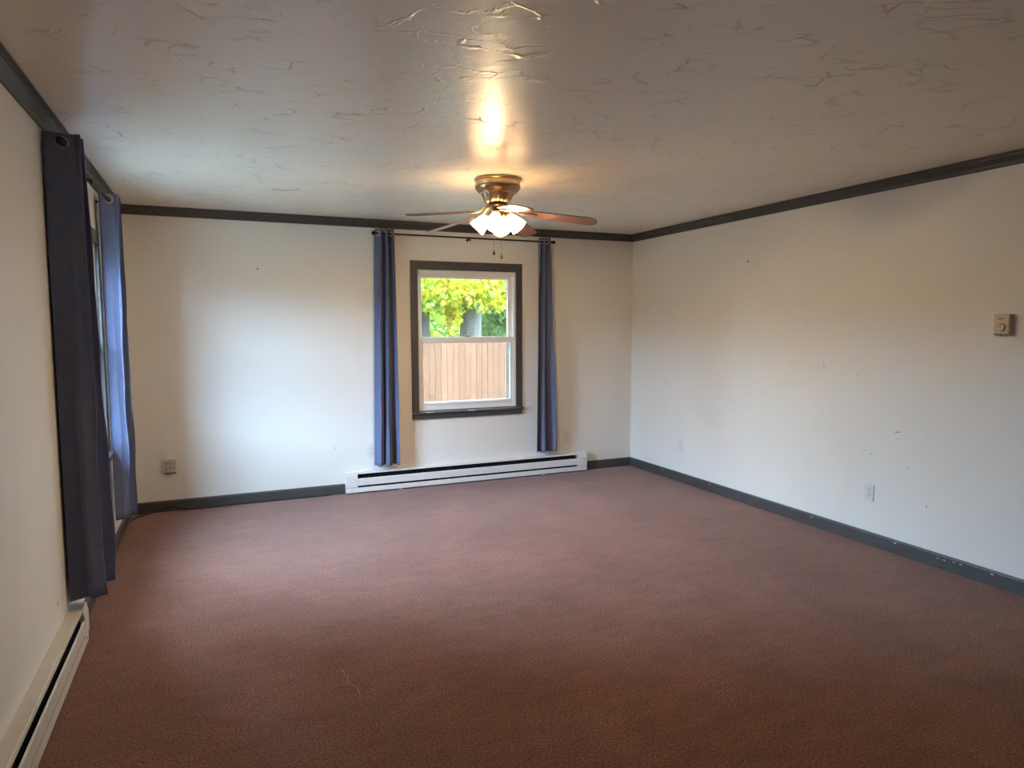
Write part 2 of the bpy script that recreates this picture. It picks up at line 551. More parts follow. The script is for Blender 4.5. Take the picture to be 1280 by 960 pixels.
for x, z, lu, lv, a in [(0.92, 1.18, 0.012, 0.005, 0.3), (1.62, 0.42, 0.008, 0.018, 0.2), (3.05, 0.45, 0.03, 0.004, 0.4), (1.80, 0.86, 0.012, 0.003, 0)]:
    dab('scuff_mark', (x, 0, z), Xn, Zn, (0, -1, 0), lu, lv, a, SCUFF, wall_back)
dab('scuff_mark', (0, -2.70, 0.30), Yn, Zn, (1, 0, 0), 0.035, 0.012, -0.6, SCUFF, wall_left)
for y, z, lu in [(-3.13, 0.082, 0.022), (-3.42, 0.074, 0.016), (-3.46, 0.074, 0.018), (-3.52, 0.080, 0.02), (-3.56, 0.078, 0.02), (-3.74, 0.080, 0.02), (-1.30, 0.082, 0.014), (-2.45, 0.079, 0.020), (-0.6, 0.08, 0.016)]:
    dab('paint_chip', (W - 0.015, y, z - 0.012), Yn, Zn, (-1, 0, 0), lu, 0.006, 0, CHIP, bb_right)

# faint ring left on the ceiling
bm = bmesh.new()
pts = []
for k in range(13):
    a = math.radians(35 + 110 * k / 12) + yaw * -1
    pts.append((1.127 + 0.11 * math.cos(a), -1.20 + 0.11 * math.sin(a), ZC - 0.001))
tube(bm, pts, 0.0022, 6)
obj('ring_mark', bm, SCUFF, ceiling)

# ------------------------------------------------------------------ windows
def window(name, hole, place, GLASS, label_sides):
    """double-hung sash window; place(a, d, z): a along the wall, d outward (negative = into the room)"""
    root = empty(name, place((hole['a0'] + hole['a1']) / 2, 0.0, hole['z0']))
    struct(root)
    root['label'] = label_sides
    inv = root.matrix_basis.inverted()

    def P(a, d, z):
        return tuple(inv @ Vector(place(a, d, z)))

    def bx(bm, a0, a1, d0, d1, z0, z1):
        v = [bm.verts.new(P(*c)) for c in ((a0, d0, z0), (a1, d0, z0), (a1, d1, z0), (a0, d1, z0),
                                           (a0, d0, z1), (a1, d0, z1), (a1, d1, z1), (a0, d1, z1))]
        for f in ((0, 3, 2, 1), (4, 5, 6, 7), (0, 1, 5, 4), (1, 2, 6, 5), (2, 3, 7, 6), (3, 0, 4, 7)):
            bm.faces.new([v[i] for i in f])

    def rect_frame(bm, a0, a1, z0, z1, d0, d1, l, r, b, t):
        o = [(a0, z0), (a1, z0), (a1, z1), (a0, z1)]
        i_ = [(a0 + l, z0 + b), (a1 - r, z0 + b), (a1 - r, z1 - t), (a0 + l, z1 - t)]
        V = {}
        for d in (d0, d1):
            V['o', d] = [bm.verts.new(P(a, d, z)) for a, z in o]
            V['i', d] = [bm.verts.new(P(a, d, z)) for a, z in i_]
        for k in range(4):
            j = (k + 1) % 4
            for d in (d0, d1):
                bm.faces.new((V['o', d][k], V['o', d][j], V['i', d][j], V['i', d][k]))
            for n_ in 'oi':
                bm.faces.new((V[n_, d0][k], V[n_, d0][j], V[n_, d1][j], V[n_, d1][k]))

    a0, a1, z0, z1 = hole['a0'], hole['a1'], hole['z0'], hole['z1']
    # vinyl main frame lining the opening
    bm = bmesh.new()
    rect_frame(bm, a0, a1, z0, z1, 0.004, 0.1118, 0.022, 0.022, 0.016, 0.022)
    fr = obj('window_frame', bm, VINYL, root, bevel=0.002)
    bm = bmesh.new()   # parting stops between the two sash tracks
    bx(bm, a0 + 0.022, a0 + 0.030, 0.052, 0.060, z0 + 0.016, z1 - 0.022)
    bx(bm, a1 - 0.030, a1 - 0.022, 0.052, 0.060, z0 + 0.016, z1 - 0.022)
    bx(bm, a0 + 0.030, a1 - 0.030, 0.004, 0.052, z1 - 0.044, z1 - 0.022)
    obj('parting_stop', bm, VINYL, fr)
    bm = bmesh.new()
    rect_frame(bm, a0 - 0.0005, a1 + 0.0005, z0 - 0.0005, z1 + 0.0005, 0.112, TW + 0.024, 0.024, 0.024, 0.020, 0.024)
    obj('outer_frame_greyed', bm, OUTER_GREY, fr)  # outer frame, coloured grey to tone down the skylight on it
    # upper sash (outer track)
    us0, us1 = 1.350, z1 - 0.022
    bm = bmesh.new()
    rect_frame(bm, a0 + 0.022, a1 - 0.022, us0, us1, 0.060, 0.095, 0.036, 0.036, 0.045, 0.050)
    us = obj('upper_sash', bm, VINYL, root, bevel=0.003)
    bm = bmesh.new()
    bx(bm, a0 + 0.056, a1 - 0.056, 0.075, 0.079, us0 + 0.043, us1 - 0.048)
    obj('pane', bm, GLASS, us)
    # lower sash (inner track)
    ls0, ls1 = z0 + 0.016, 1.398
    bm = bmesh.new()
    rect_frame(bm, a0 + 0.022, a1 - 0.022, ls0, ls1, 0.016, 0.051, 0.030, 0.030, 0.070, 0.060)
    ls = obj('lower_sash', bm, VINYL, root, bevel=0.003)
    bm = bmesh.new()
    bx(bm, a0 + 0.050, a1 - 0.050, 0.032, 0.036, ls0 + 0.068, ls1 - 0.058)
    obj('pane', bm, GLASS, ls)
    am = (a0 + a1) / 2
    bm = bmesh.new()   # lift rail along the bottom of the lower sash
    bx(bm, a0 + 0.10, a1 - 0.10, 0.006, 0.016, ls0 + 0.050, ls0 + 0.058)
    obj('lift_rail', bm, VINYL, ls, bevel=0.002)
    bm = bmesh.new()   # sash lock: base, cam and swung lever
    bx(bm, am - 0.035, am + 0.035, 0.020, 0.045, ls1, ls1 + 0.006)
    bx(bm, am - 0.012, am + 0.012, 0.022, 0.044, ls1 + 0.006, ls1 + 0.016)
    bx(bm, am - 0.006, am + 0.050, 0.014, 0.024, ls1 + 0.010, ls1 + 0.016)
    lk = obj('sash_lock', bm, BRASSDARK, ls, bevel=0.002)
    lk['label'] = 'dark bronze sash lock'
    # dark casing: two legs and a head
    cw, ct = 0.064, 0.019
    for side, (b0, b1) in enumerate(((a0 - cw, a0 + 0.002), (a1 - 0.002, a1 + cw))):
        bm = bmesh.new(); bx(bm, b0, b1, -ct, 0.0, z0, z1 + 0.0)
        obj('side_casing', bm, TRIM, root, bevel=0.003)
    bm = bmesh.new(); bx(bm, a0 - cw, a1 + cw, -ct - 0.001, 0.0, z1 - 0.002, z1 + 0.078)
    obj('head_casing', bm, TRIM, root, bevel=0.003)
    # sill: a sloped stool and an apron under it, one painted piece each
    bm = bmesh.new()
    pr = [(0.016, z0 + 0.014), (0.016, z0 - 0.016), (-0.042, z0 - 0.020), (-0.046, z0 - 0.012), (-0.044, z0 - 0.002), (-0.030, z0 + 0.003)]
    A = [bm.verts.new(P(a0 - cw - 0.004 if d < 0 else a0, d, z)) for d, z in pr]
    B = [bm.verts.new(P(a1 + cw + 0.004 if d < 0 else a1, d, z)) for d, z in pr]
    for k in range(len(pr)):
        bm.faces.new((A[k], A[(k + 1) % len(pr)], B[(k + 1) % len(pr)], B[k]))
    bm.faces.new(A); bm.faces.new(B[::-1])
    st = obj('window_sill', bm, TRIM, root)
    bm = bmesh.new(); bx(bm, a0 - cw + 0.002, a1 + cw - 0.002, -0.024, 0.0, z0 - 0.066, z0 - 0.019)
    obj('apron', bm, TRIM, root, bevel=0.003)
    for aa, ln in ((a0 + 0.06, 0.05), (a0 + 0.10, 0.03), (am - 0.02, 0.07)):   # worn spots on the sill nosing
        bm = bmesh.new(); bx(bm, aa, aa + ln, -0.0465, -0.040, z0 - 0.004, z0 - 0.0005)
        obj('paint_chip', bm, CHIP, st)
    return root


window('window_1', BW, lambda a, d, z: (a, d, z), GLASS_DIMMED, 'white double-hung window with dark grey casing on the far wall')
window('window_2', LW, lambda a, d, z: (-d, a, z), GLASS, 'white double-hung window half hidden behind curtains on the left wall')

# ------------------------------------------------------------------ baseboard heaters
def heater(name, length, label, mat, sections):
    """local frame: x along the wall from 0 to length, y = 0 wall, -y into the room"""
    root = empty(name)
    tag(root, label, 'heater')
    E = 0.105
    D = 0.066
    # back plate and top hood
    prof = [(0, 0.012), (0.003, 0.012), (0.003, 0.186), (0.052, 0.186), (0.054, 0.177), (0.0575, 0.177), (0.056, 0.190), (0.050, 0.193), (0, 0.193)]
    obj('hood', prism(bmesh.new(), prof, (0.004, 0, 0), (length - 0.004, 0, 0), (0, -1, 0)), mat, root)
    # front panels, one for each section
    x = E
    sec = (length - 2 * E) / sections
    for k in range(sections):
        prof = [(0.052, 0.070), (0.066, 0.074), (0.066, 0.134), (0.060, 0.139), (0.058, 0.137), (0.063, 0.132), (0.063, 0.076), (0.052, 0.073)]
        obj('front_panel', prism(bmesh.new(), prof, (x + 0.001, 0, 0), (x + sec - 0.001, 0, 0), (0, -1, 0)), mat, root)
        x += sec
    prof = [(0.0, 0.010), (0.060, 0.010), (0.064, 0.014), (0.062, 0.056), (0.059, 0.056), (0.058, 0.016), (0, 0.014)]
    obj('lower_lip', prism(bmesh.new(), prof, (0.010, 0, 0), (length - 0.010, 0, 0), (0, -1, 0)), mat, root)
    # dark element: a finned tube
    bm = bmesh.new()
    tube(bm, [(E, -0.030, 0.10), (length - E, -0.030, 0.10)], 0.010, 8)
    n = int((length - 2 * E) / 0.03)
    for k in range(n):
        xx = E + (k + 0.5) * (length - 2 * E) / n
        box(bm, xx - 0.002, xx + 0.002, -0.050, -0.008, 0.062, 0.150)
    tag(obj('heating_element', bm, DARKSLOT, root), kind='stuff')
    obj('liner', boxes((E, length - E, -0.006, -0.0035, 0.02, 0.183)), DARKSLOT, root)
    for x0, x1 in ((0.0, E), (length - E, length)):
        bm = bmesh.new()
        pr = [(0, 0.058), (D + 0.001, 0.058), (D + 0.002, 0.150), (0.060, 0.1945), (0, 0.1945)]
        prism(bm, pr, (x0, 0, 0), (x1, 0, 0), (0, -1, 0))
        cap = obj('end_cap', bm, mat, root, bevel=0.003)
        bm = bmesh.new()
        pr = [(0, 0.010), (D - 0.004, 0.010), (D - 0.003, 0.050), (0, 0.050)]
        prism(bm, pr, (x0 + 0.001, 0, 0), (x1 - 0.001, 0, 0), (0, -1, 0))
        lo = obj('cap_base', bm, mat, cap, bevel=0.002)
        bm = bmesh.new()
        lathe(bm, [(0.004, 0), (0.004, 0.002), (0.002, 0.003)], 10, Matrix.Translation(((x0 + x1) / 2, -D + 0.0035, 0.034)) @ Matrix.Rotation(PI / 2, 4, 'X'))
        obj('screw', bm, BRASSDARK, cap)
    for xx in (0.5, length - 0.5):
        if length > 1.2:
            obj('foot', boxes((xx - 0.015, xx + 0.015, -0.055, -0.01, 0.0, 0.012)), mat, root)
    return root


hb = heater('baseboard_heater', HX1 - HX0, 'long white baseboard heater under the far window', HEATER, 1)
hb.location = (HX0, 0, 0)
hl = heater('baseboard_heater', HY1 - HY0, 'cream baseboard heater along the left wall beside the near curtain', HEATER_OLD, 2)
hl.location = (0, HY0, 0)
hl.rotation_euler = (0, 0, PI / 2)


# ------------------------------------------------------------------ curtain rods and curtains
ROD_OFF, ROD_Z = 0.078, 2.316


def rod(name, place, a0, a1, label, brackets):
    root = empty(name, place(a0, ROD_OFF, ROD_Z))
    tag(root, label, 'curtain rod')
    o = Vector(place(a0, ROD_OFF, ROD_Z))

    def P(a, d, z): return Vector(place(a, d, z)) - o
    bm = bmesh.new(); tube(bm, [P(a0, ROD_OFF, ROD_Z), P(a1, ROD_OFF, ROD_Z)], 0.0075, 12)
    obj('rod', bm, ROD, root, smooth=40)
    for a, s in ((a0, -1), (a1, 1)):
        bm = bmesh.new()
        ball(bm, P(a + s * 0.014, ROD_OFF, ROD_Z), 0.017)
        tube(bm, [P(a - s * 0.014, ROD_OFF, ROD_Z), P(a + s * 0.004, ROD_OFF, ROD_Z)], 0.011, 12)
        obj('finial', bm, ROD, root, smooth=40)
    for a in brackets:
        bm = bmesh.new()
        tube(bm, [P(a, 0.003, ROD_Z - 0.012), P(a, ROD_OFF - 0.006, ROD_Z - 0.012), P(a, ROD_OFF + 0.004, ROD_Z - 0.009)], 0.005, 8)
        lathe(bm, [(0.013, 0), (0.013, 0.004), (0.008, 0.006)], 12,
              Matrix.Translation(P(a, 0.0, ROD_Z - 0.012)) @ (P(a, 1, 0) - P(a, 0, 0)).to_track_quat('Z', 'Y').to_matrix().to_4x4())
        tube(bm, [P(a, ROD_OFF, ROD_Z - 0.030), P(a, ROD_OFF, ROD_Z - 0.0076)], 0.006, 8)
        obj('bracket', bm, ROD, root, smooth=40)
    return root


back_place = lambda a, d, z: (a, -d, z)
left_place = lambda a, d, z: (d, a, z)
rod('curtain_rod', back_place, 1.995, 3.745, 'thin black curtain rod above the far window', (2.10, 2.885, 3.66))
rod('curtain_rod', left_place, -2.512, -0.88, 'black curtain rod above the left wall window', (-2.42, -1.695, -0.96))


def curtain(name, place, c0, c1, w0, w1, A0, A1, K, ztop, zbot, seed, label, first=-1, lean=0.0, omega=0.012, cmid=0.0, fix=None):
    """grommet curtain: K panels zigzag across the rod; first = -1 starts at the wall side"""
    rg = random.Random(seed)
    base = Vector(place(c0, ROD_OFF, zbot))
    root = empty(name, base)
    tag(root, label, 'curtain')
    per = 26
    nc = K * per + 1
    zs = [ztop - 0.006 * k for k in range(16)]
    nz = 46
    zs += [zs[-1] + (zbot - zs[-1]) * ((k + 1) / nz) for k in range(nz)]
    fp = [rg.uniform(-1, 1) for _ in range(4 * K + 8)]
    fp[0] = 0.0
    for k_, v_ in (fix or {}).items():
        fp[k_] = v_
    bm = bmesh.new()
    grid = []
    for z in zs:
        t = (ztop - z) / (ztop - zbot)
        te = t ** 0.8
        w = w0 + (w1 - w0) * te
        A = A0 + (A1 - A0) * te
        c = c0 + (c1 - c0) * t + cmid * math.sin(PI * t)
        row = []
        for i in range(nc):
            s = i / (nc - 1)
            ph = PI * K * s
            k = min(int(s * K), K - 1)
            fold = s * K
            kk = int(round(fold))
            amp = A * (1 + 0.32 * te * fp[kk])
            prof = -math.cos(ph)
            prof = math.copysign(abs(prof) ** (0.85), prof)
            d = -first * amp * prof
            a = c + (s - 0.5) * w - omega * math.sin(2 * ph) * (1 - 0.4 * te) + first * lean * prof * (1 - te)
            a += te * 0.022 * fp[K + 3 + kk] * (w1 / max(K, 1) / 0.05)
            # soft vertical ripples and wrinkles near the hem
            d += min(1, s * K) * te * 0.006 * math.sin(5.0 * z + 4 * fp[2] + 7.3 * s) + min(1, s * K) * te * 0.004 * math.sin(13 * z + 9 * s * K * 0.5 + fp[3])
            dd = max(ROD_OFF + d + 0.010 * te * min(1, s * K), 0.006 if s * K < 1.2 else 0.027)
            row.append(bm.verts.new(Vector(place(a, dd, z)) - base))
        grid.append(row)
    faces = {}
    for r in range(len(zs) - 1):
        for i in range(nc - 1):
            faces[r, i] = bm.faces.new((grid[r][i], grid[r][i + 1], grid[r + 1][i + 1], grid[r + 1][i]))
    gs = []
    dead = set()
    for k in range(K):
        s = (k + 0.5) / K
        i = int(round(s * (nc - 1)))
        # the point of this panel that meets the rod
        row = grid[min(range(16), key=lambda q: abs(zs[q] - ROD_Z))]
        i = min(range(k * per, (k + 1) * per + 1), key=lambda q: abs((Vector(place(0, ROD_OFF, 0)) - Vector(place(0, 0, 0))).length -
                (Vector(row[q].co) + base - Vector(place(0, 0, 0))).dot((Vector(place(0, 1, 0)) - Vector(place(0, 0, 0))))))
        p = Vector(row[i].co); p.z = ROD_Z - base.z
        tang = (Vector(row[min(i + 2, nc - 1)].co) - Vector(row[max(i - 2, 0)].co)).normalized()
        nrm = tang.cross(Vector((0, 0, 1))).normalized()
        gs.append((p, nrm))
        for (r, q), f in faces.items():
            if abs(q - i) < per // 2 and r < 18 and f.is_valid:
                ce = f.calc_center_median()
                if (ce - p).length < 0.0205:
                    dead.add(f)
    bmesh.ops.delete(bm, geom=list(dead), context='FACES')
    me = bpy.data.meshes.new('fabric_panel')
    bm.normal_update(); bm.to_mesh(me); bm.free()
    me.polygons.foreach_set('use_smooth', [True] * len(me.polygons))
    o = link('fabric_panel', me, FABRIC, root)
    so = o.modifiers.new('thickness', 'SOLIDIFY'); so.thickness = 0.0022; so.offset = 0
    for p, nrm in gs:
        bm = bmesh.new()
        M = Matrix.Translation(p) @ nrm.to_track_quat('Z', 'Y').to_matrix().to_4x4()
        torus(bm, 0.0235, 0.0055, M)
        obj('grommet', bm, GROMMET, root, smooth=179)
    return root


curtain('curtain', left_place, -2.43, -2.385, 0.15, 0.30, 0.071, 0.066, 4, 2.357, 0.235, 3,
        'nearest dark slate curtain, hanging at the left edge of the photo', first=-1, lean=0.016, fix={1: -0.15, 3: 0.9})
curtain('curtain', left_place, -0.965, -0.965, 0.15, 0.24, 0.052, 0.046, 5, 2.352, 0.235, 11,
        'blue curtain in the far left corner catching window light', first=-1, fix={1: -1.5, 3: 0.7})
curtain('curtain', back_place, 2.078, 2.060, 0.14, 0.235, 0.050, 0.052, 5, 2.354, 0.243, 5,
        'slate blue curtain left of the far window', first=-1)
curtain('curtain', back_place, 3.655, 3.680, 0.12, 0.265, 0.050, 0.052, 5, 2.352, 0.243, 9,
        'slate blue curtain right of the far window', first=1)


# ------------------------------------------------------------------ ceiling fan
FAN = Vector((2.375, -1.987, 0))
fan = empty('ceiling_fan', (FAN.x, FAN.y, ZC))
tag(fan, 'antique brass ceiling fan with five wooden blades and lit glass shades', 'ceiling fan')


def fz(z): return z - ZC


bm = bmesh.new()
lathe(bm, [(0.138, 0.0), (0.148, fz(2.436)), (0.149, fz(2.428)), (0.143, fz(2.423)), (0.1425, fz(2.415)), (0.146, fz(2.400)), (0.146, fz(2.385)), (0.138, fz(2.368)),
           (0.120, fz(2.352)), (0.118, fz(2.346))], 48)
obj('canopy', bm, BRASS, fan, smooth=35)
bm = bmesh.new()   # fluted motor bell
n = 60
prof = [(0.112, 2.348), (0.104, 2.346), (0.098, 2.330), (0.086, 2.306), (0.078, 2.292), (0.066, 2.286), (0.05, 2.285)]
rings = []
for r, z in prof:
    rings.append([bm.verts.new(((r + 0.0035 * math.cos(10 * 2 * PI * k / n)) * math.cos(2 * PI * k / n), (r + 0.0035 * math.cos(10 * 2 * PI * k / n)) * math.sin(2 * PI * k / n), fz(z))) for k in range(n)])
for a, b in zip(rings, rings[1:]):
    for k in range(n):
        bm.faces.new((a[k], a[(k + 1) % n], b[(k + 1) % n], b[k]))
bm.faces.new(rings[-1]); bm.faces.new(rings[0][::-1])
obj('motor_housing', bm, BRASS, fan, smooth=40)
bm = bmesh.new()
lathe(bm, [(0.035, fz(2.287)), (0.035, fz(2.279)), (0.066, fz(2.277)), (0.070, fz(2.270)), (0.066, fz(2.262)), (0.040, fz(2.258))], 32)
obj('flywheel', bm, BRASSDARK, fan, smooth=35)
bm = bmesh.new()
lathe(bm, [(0.030, fz(2.260)), (0.034, fz(2.248)), (0.056, fz(2.238)), (0.058, fz(2.205)), (0.050, fz(2.190)), (0.034, fz(2.178)), (0.030, fz(2.160)), (0.016, fz(2.150)), (0.004, fz(2.146))], 32)
obj('light_kit', bm, BRASS, fan, smooth=35)

# blades: base direction angles measured from the picture-right lateral, turning away from the camera
tocam = Vector((CAM[0] - FAN.x, CAM[1] - FAN.y, 0)).normalized()
lat = Vector((-tocam.y, tocam.x, 0)) * 1.0
if lat.dot(rgt) < 0:
    lat = -lat
away = -tocam


def blade_bm():
    bm = bmesh.new()
    r0, r1 = 0.185, 0.645
    out = []
    for k in range(9):      # root edge
        pass
    pts = [(r0, -0.050), (r0 + 0.015, -0.056)]
    pts += [(r0 + (r1 - 0.07 - r0) * q, -0.056 - 0.011 * q) for q in (0.3, 0.6, 1.0)]
    for k in range(1, 12):
        a = -PI / 2 + PI * k / 12
        pts.append((r1 - 0.067 + 0.067 * math.cos(a), 0.067 * math.sin(a)))
    pts += [(r0 + (r1 - 0.07 - r0) * q, 0.056 + 0.011 * q) for q in (1.0, 0.6, 0.3)]
    pts += [(r0 + 0.015, 0.056), (r0, 0.050)]
    T = [bm.verts.new((x, y, 0.003)) for x, y in pts]
    B = [bm.verts.new((x, y, -0.003)) for x, y in pts]
    bm.faces.new(T); bm.faces.new(B[::-1])
    for k in range(len(pts)):
        bm.faces.new((T[k], T[(k + 1) % len(pts)], B[(k + 1) % len(pts)], B[k]))
    return bm


def arm_bm():
    """curved blade iron: drops from the flywheel and splays into a forked plate"""
    bm = bmesh.new()
    prof = [(0.055, 0.037, 0.014), (0.085, 0.030, 0.012), (0.115, 0.010, 0.011), (0.145, -0.006, 0.013), (0.175, -0.008, 0.022), (0.205, -0.006, 0.036), (0.235, -0.005, 0.030), (0.255, -0.005, 0.012)]
    up, dn = [], []
    for x, z, h in prof:
        up.append((bm.verts.new((x, -h, z + 0.003)), bm.verts.new((x, h, z + 0.003))))
        dn.append((bm.verts.new((x, -h, z - 0.003)), bm.verts.new((x, h, z - 0.003))))
    for k in range(len(prof) - 1):
        bm.faces.new((up[k][0], up[k + 1][0], up[k + 1][1], up[k][1]))
        bm.faces.new((dn[k][0], dn[k][1], dn[k + 1][1], dn[k + 1][0]))
        bm.faces.new((up[k][0], dn[k][0], dn[k + 1][0], up[k + 1][0]))
        bm.faces.new((up[k][1], up[k + 1][1], dn[k + 1][1], dn[k][1]))
    for k in (0, -1):
        bm.faces.new((up[k][0], up[k][1], dn[k][1], dn[k][0]))
    return bm


blade_me = arm_me = None
for ang in (140, 212, 284, 356, 68):
    th = math.radians(ang)
    d = lat * math.cos(th) + away * math.sin(th)
    rz = math.atan2(d.y, d.x)
    droop = Matrix.Translation((0.06, 0, fz(2.236))) @ Matrix.Rotation(math.radians(7.5), 4, 'Y') @ Matrix.Translation((-0.06, 0, 0))
    M = Matrix.Rotation(rz, 4, 'Z') @ droop
    if blade_me is None:
        b = obj('blade', blade_bm(), BLADE, fan, bevel=0.0015); blade_me = b.data
        a = obj('blade_arm', arm_bm(), BRASS, b, smooth=50); arm_me = a.data
    else:
        b = link('blade', blade_me, None, fan)
        a = link('blade_arm', arm_me, None, b)
    b.matrix_local = M @ Matrix.Rotation(math.radians(-11), 4, 'X')
    a.matrix_local = Matrix.Rotation(math.radians(5), 4, 'X')


def shade_bm():
    """tulip glass: neck at z = 0, mouth at z = 0.115 with a softly squared rim"""
    bm = bmesh.new()
    prof = [(0.021, 0.0), (0.026, 0.006), (0.033, 0.020), (0.040, 0.042), (0.046, 0.066), (0.0505, 0.090), (0.053, 0.112),
            (0.0505, 0.112), (0.048, 0.090), (0.0435, 0.066), (0.0375, 0.042), (0.0305, 0.021), (0.023, 0.008), (0.018, 0.002)]
    rings = []
    n = 40
    for r, z in prof:
        ring = []
        for k in range(n):
            a = 2 * PI * k / n
            sc_ = 1 + 0.05 * (z / 0.112) * math.cos(4 * a)
            ring.append(bm.verts.new((r * sc_ * math.cos(a), r * sc_ * math.sin(a), z)))
        rings.append(ring)
    for q in range(len(rings)):
        A, B = rings[q], rings[(q + 1) % len(rings)]
        for k in range(n):
            bm.faces.new((A[k], A[(k + 1) % n], B[(k + 1) % n], B[k]))
    return bm


for k, ang in enumerate((-100, -10, 80, 170)):
    th = math.radians(ang)
    d = lat * math.cos(th) + away * math.sin(th)
    axis = (d * math.sin(math.radians(44)) + Vector((0, 0, -1)) * math.cos(math.radians(44))).normalized()
    start = d * 0.060 + Vector((0, 0, fz(2.212)))
    Mx = Matrix.Translation(start) @ axis.to_track_quat('Z', 'Y').to_matrix().to_4x4()
    bm = bmesh.new()
    tube(bm, [d * 0.045 + Vector((0, 0, fz(2.218))), start, start + axis * 0.010], 0.012, 12)
    lathe(bm, [(0.013, -0.004), (0.026, 0.0), (0.030, 0.010), (0.029, 0.013)], 20, Mx)
    obj('shade_holder', bm, BRASS, fan, smooth=40)
    sh = obj('glass_shade', shade_bm(), SHADE, fan, smooth=60)
    sh.matrix_local = Mx @ Matrix.Translation((0, 0, 0.006))
    bm = bmesh.new()
    lathe(bm, [(0.010, 0.006), (0.012, 0.020), (0.021, 0.045), (0.025, 0.062), (0.021, 0.080), (0.010, 0.091), (0.002, 0.094)], 20)
    obj('bulb', bm, BULB, sh, smooth=60)

for dx, z1_, knob in ((-0.026, 1.965, 'brass'), (0.022, 1.940, 'wood')):
    bm = bmesh.new()
    o = lat * dx + tocam * 0.03
    zt = 2.182
    nb = 46
    tube(bm, [o + Vector((0, 0, fz(zt))), o + Vector((0, 0, fz(z1_ + 0.02)))], 0.0011, 6)
    ch = obj('pull_chain', bm, BRASS, fan)
    bm = bmesh.new()
    lathe(bm, [(0.002, 0.022), (0.005, 0.014), (0.009, 0.004), (0.0095, -0.003), (0.006, -0.010), (0.002, -0.012)], 14, Matrix.Translation(o + Vector((0, 0, fz(z1_)))))
    obj('chain_knob', bm, BRASSDARK if knob == 'brass' else BLADE, ch, smooth=60)


# ------------------------------------------------------------------ outlets, thermostat
def outlet_parts(root, mat):
    """local: x across, z up, -y out of the wall"""
    bm = boxes((-0.036, 0.036, -0.006, 0.0, -0.058, 0.058))
    pl = obj('cover_plate', bm, mat, root, bevel=0.003)
    for zc in (-0.020, 0.020):
        bm = bmesh.new()
        pts = []
        for k in range(20):
            a = 2 * PI * k / 20
            pts.append((0.017 * math.cos(a), max(-0.0125, min(0.0125, 0.017 * math.sin(a)))))
        T = [bm.verts.new((x, -0.0075, zc + z)) for x, z in pts]
        B = [bm.verts.new((x, -0.004, zc + z)) for x, z in pts]
        bm.faces.new(T)
        for k in range(20):
            bm.faces.new((T[k], T[(k + 1) % 20], B[(k + 1) % 20], B[k]))
        rc = obj('receptacle', bm, mat, root)
        bm = bmesh.new()
        box(bm, -0.0085, -0.0060, -0.0079, -0.0070, zc - 0.002, zc + 0.008)
        box(bm, 0.0060, 0.0085, -0.0079, -0.0070, zc - 0.002, zc + 0.008)
        lathe(bm, [(0.003, 0.0070), (0.003, 0.0079)], 10, Matrix.Translation((0, 0, zc - 0.007)) @ Matrix.Rotation(PI / 2, 4, 'X'))
        obj('socket_slots', bm, SLOT, rc)
    bm = bmesh.new()
    lathe(bm, [(0.0035, 0.0055), (0.0035, 0.0066), (0.002, 0.0070)], 10, Matrix.Rotation(PI / 2, 4, 'X'))
    obj('screw', bm, GROMMET, root)


def outlet(loc, rz, label):
    root = empty('wall_outlet', loc, rz)
    tag(root, label, 'outlet', 'duplex wall outlets')
    outlet_parts(root, PLATE)


outlet((1.938, 0, 0.374), 0, 'white wall outlet half behind the curtain left of the window')
outlet((3.957, 0, 0.369), 0, 'white wall outlet on far wall just right of the curtain')
outlet((W, -0.858, 0.348), -PI / 2, 'white wall outlet on the right wall near the far corner')
outlet((W, -2.914, 0.360), -PI / 2, 'white wall outlet low on the right wall below the scuffs')

tap = empty('outlet_adapter', (0.301, 0, 0.374))
tag(tap, 'beige six-way outlet adapter on the far wall beside the corner curtain', 'outlet adapter')
obj('body', boxes((-0.045, 0.045, -0.034, 0.0, -0.052, 0.056)), PLATE_IV, tap, bevel=0.006)
obj('skirt', boxes((-0.042, 0.042, -0.030, 0.0, -0.060, -0.050)), SLOT, tap)
for zc in (0.024, -0.014):
    for xc in (-0.026, 0.0, 0.026):
        bm = bmesh.new()
        box(bm, xc - 0.008, xc - 0.0045, -0.0348, -0.0335, zc - 0.002, zc + 0.010)
        box(bm, xc + 0.0045, xc + 0.008, -0.0348, -0.0335, zc - 0.002, zc + 0.010)
        box(bm, xc - 0.0035, xc + 0.0035, -0.0348, -0.0335, zc - 0.012, zc - 0.005)
        obj('socket_slots', bm, SLOT, tap)

th = empty('thermostat', (W, -3.724, 1.498), -PI / 2)
tag(th, 'beige dial thermostat on the right wall', 'thermostat')
obj('wall_base', boxes((-0.043, 0.043, -0.010, 0.0, -0.060, 0.060)), BEIGE, th, bevel=0.002)
bd = obj('cover', boxes((-0.041, 0.041, -0.036, -0.009, -0.058, 0.058)), BEIGE, th, bevel=0.005)
bm = bmesh.new()
RX = Matrix.Translation((0.0, -0.0355, -0.014)) @ Matrix.Rotation(PI / 2, 4, 'X')
lathe(bm, [(0.026, 0), (0.026, 0.0015), (0.0245, 0.0015), (0.0245, 0.0)], 32, RX, False, False)
lathe(bm, [(0.0225, 0.0), (0.0215, 0.008), (0.019, 0.010), (0.001, 0.0105)], 32, RX, True, True)
dl = obj('dial', bm, BEIGE, th, smooth=35)
obj('pointer', boxes((-0.0012, 0.0012, -0.0470, -0.0455, -0.012, 0.004)), SLOT, dl)
obj('name_strip', boxes((-0.016, 0.012, -0.0366, -0.0358, 0.031, 0.036)), SLOT, bd)
for k in range(7):
    x = -0.033 + k * 0.011
    obj('vent_slot', boxes((x - 0.003, x + 0.003, -0.0364, -0.034, -0.0585, -0.050)), SLOT, bd)

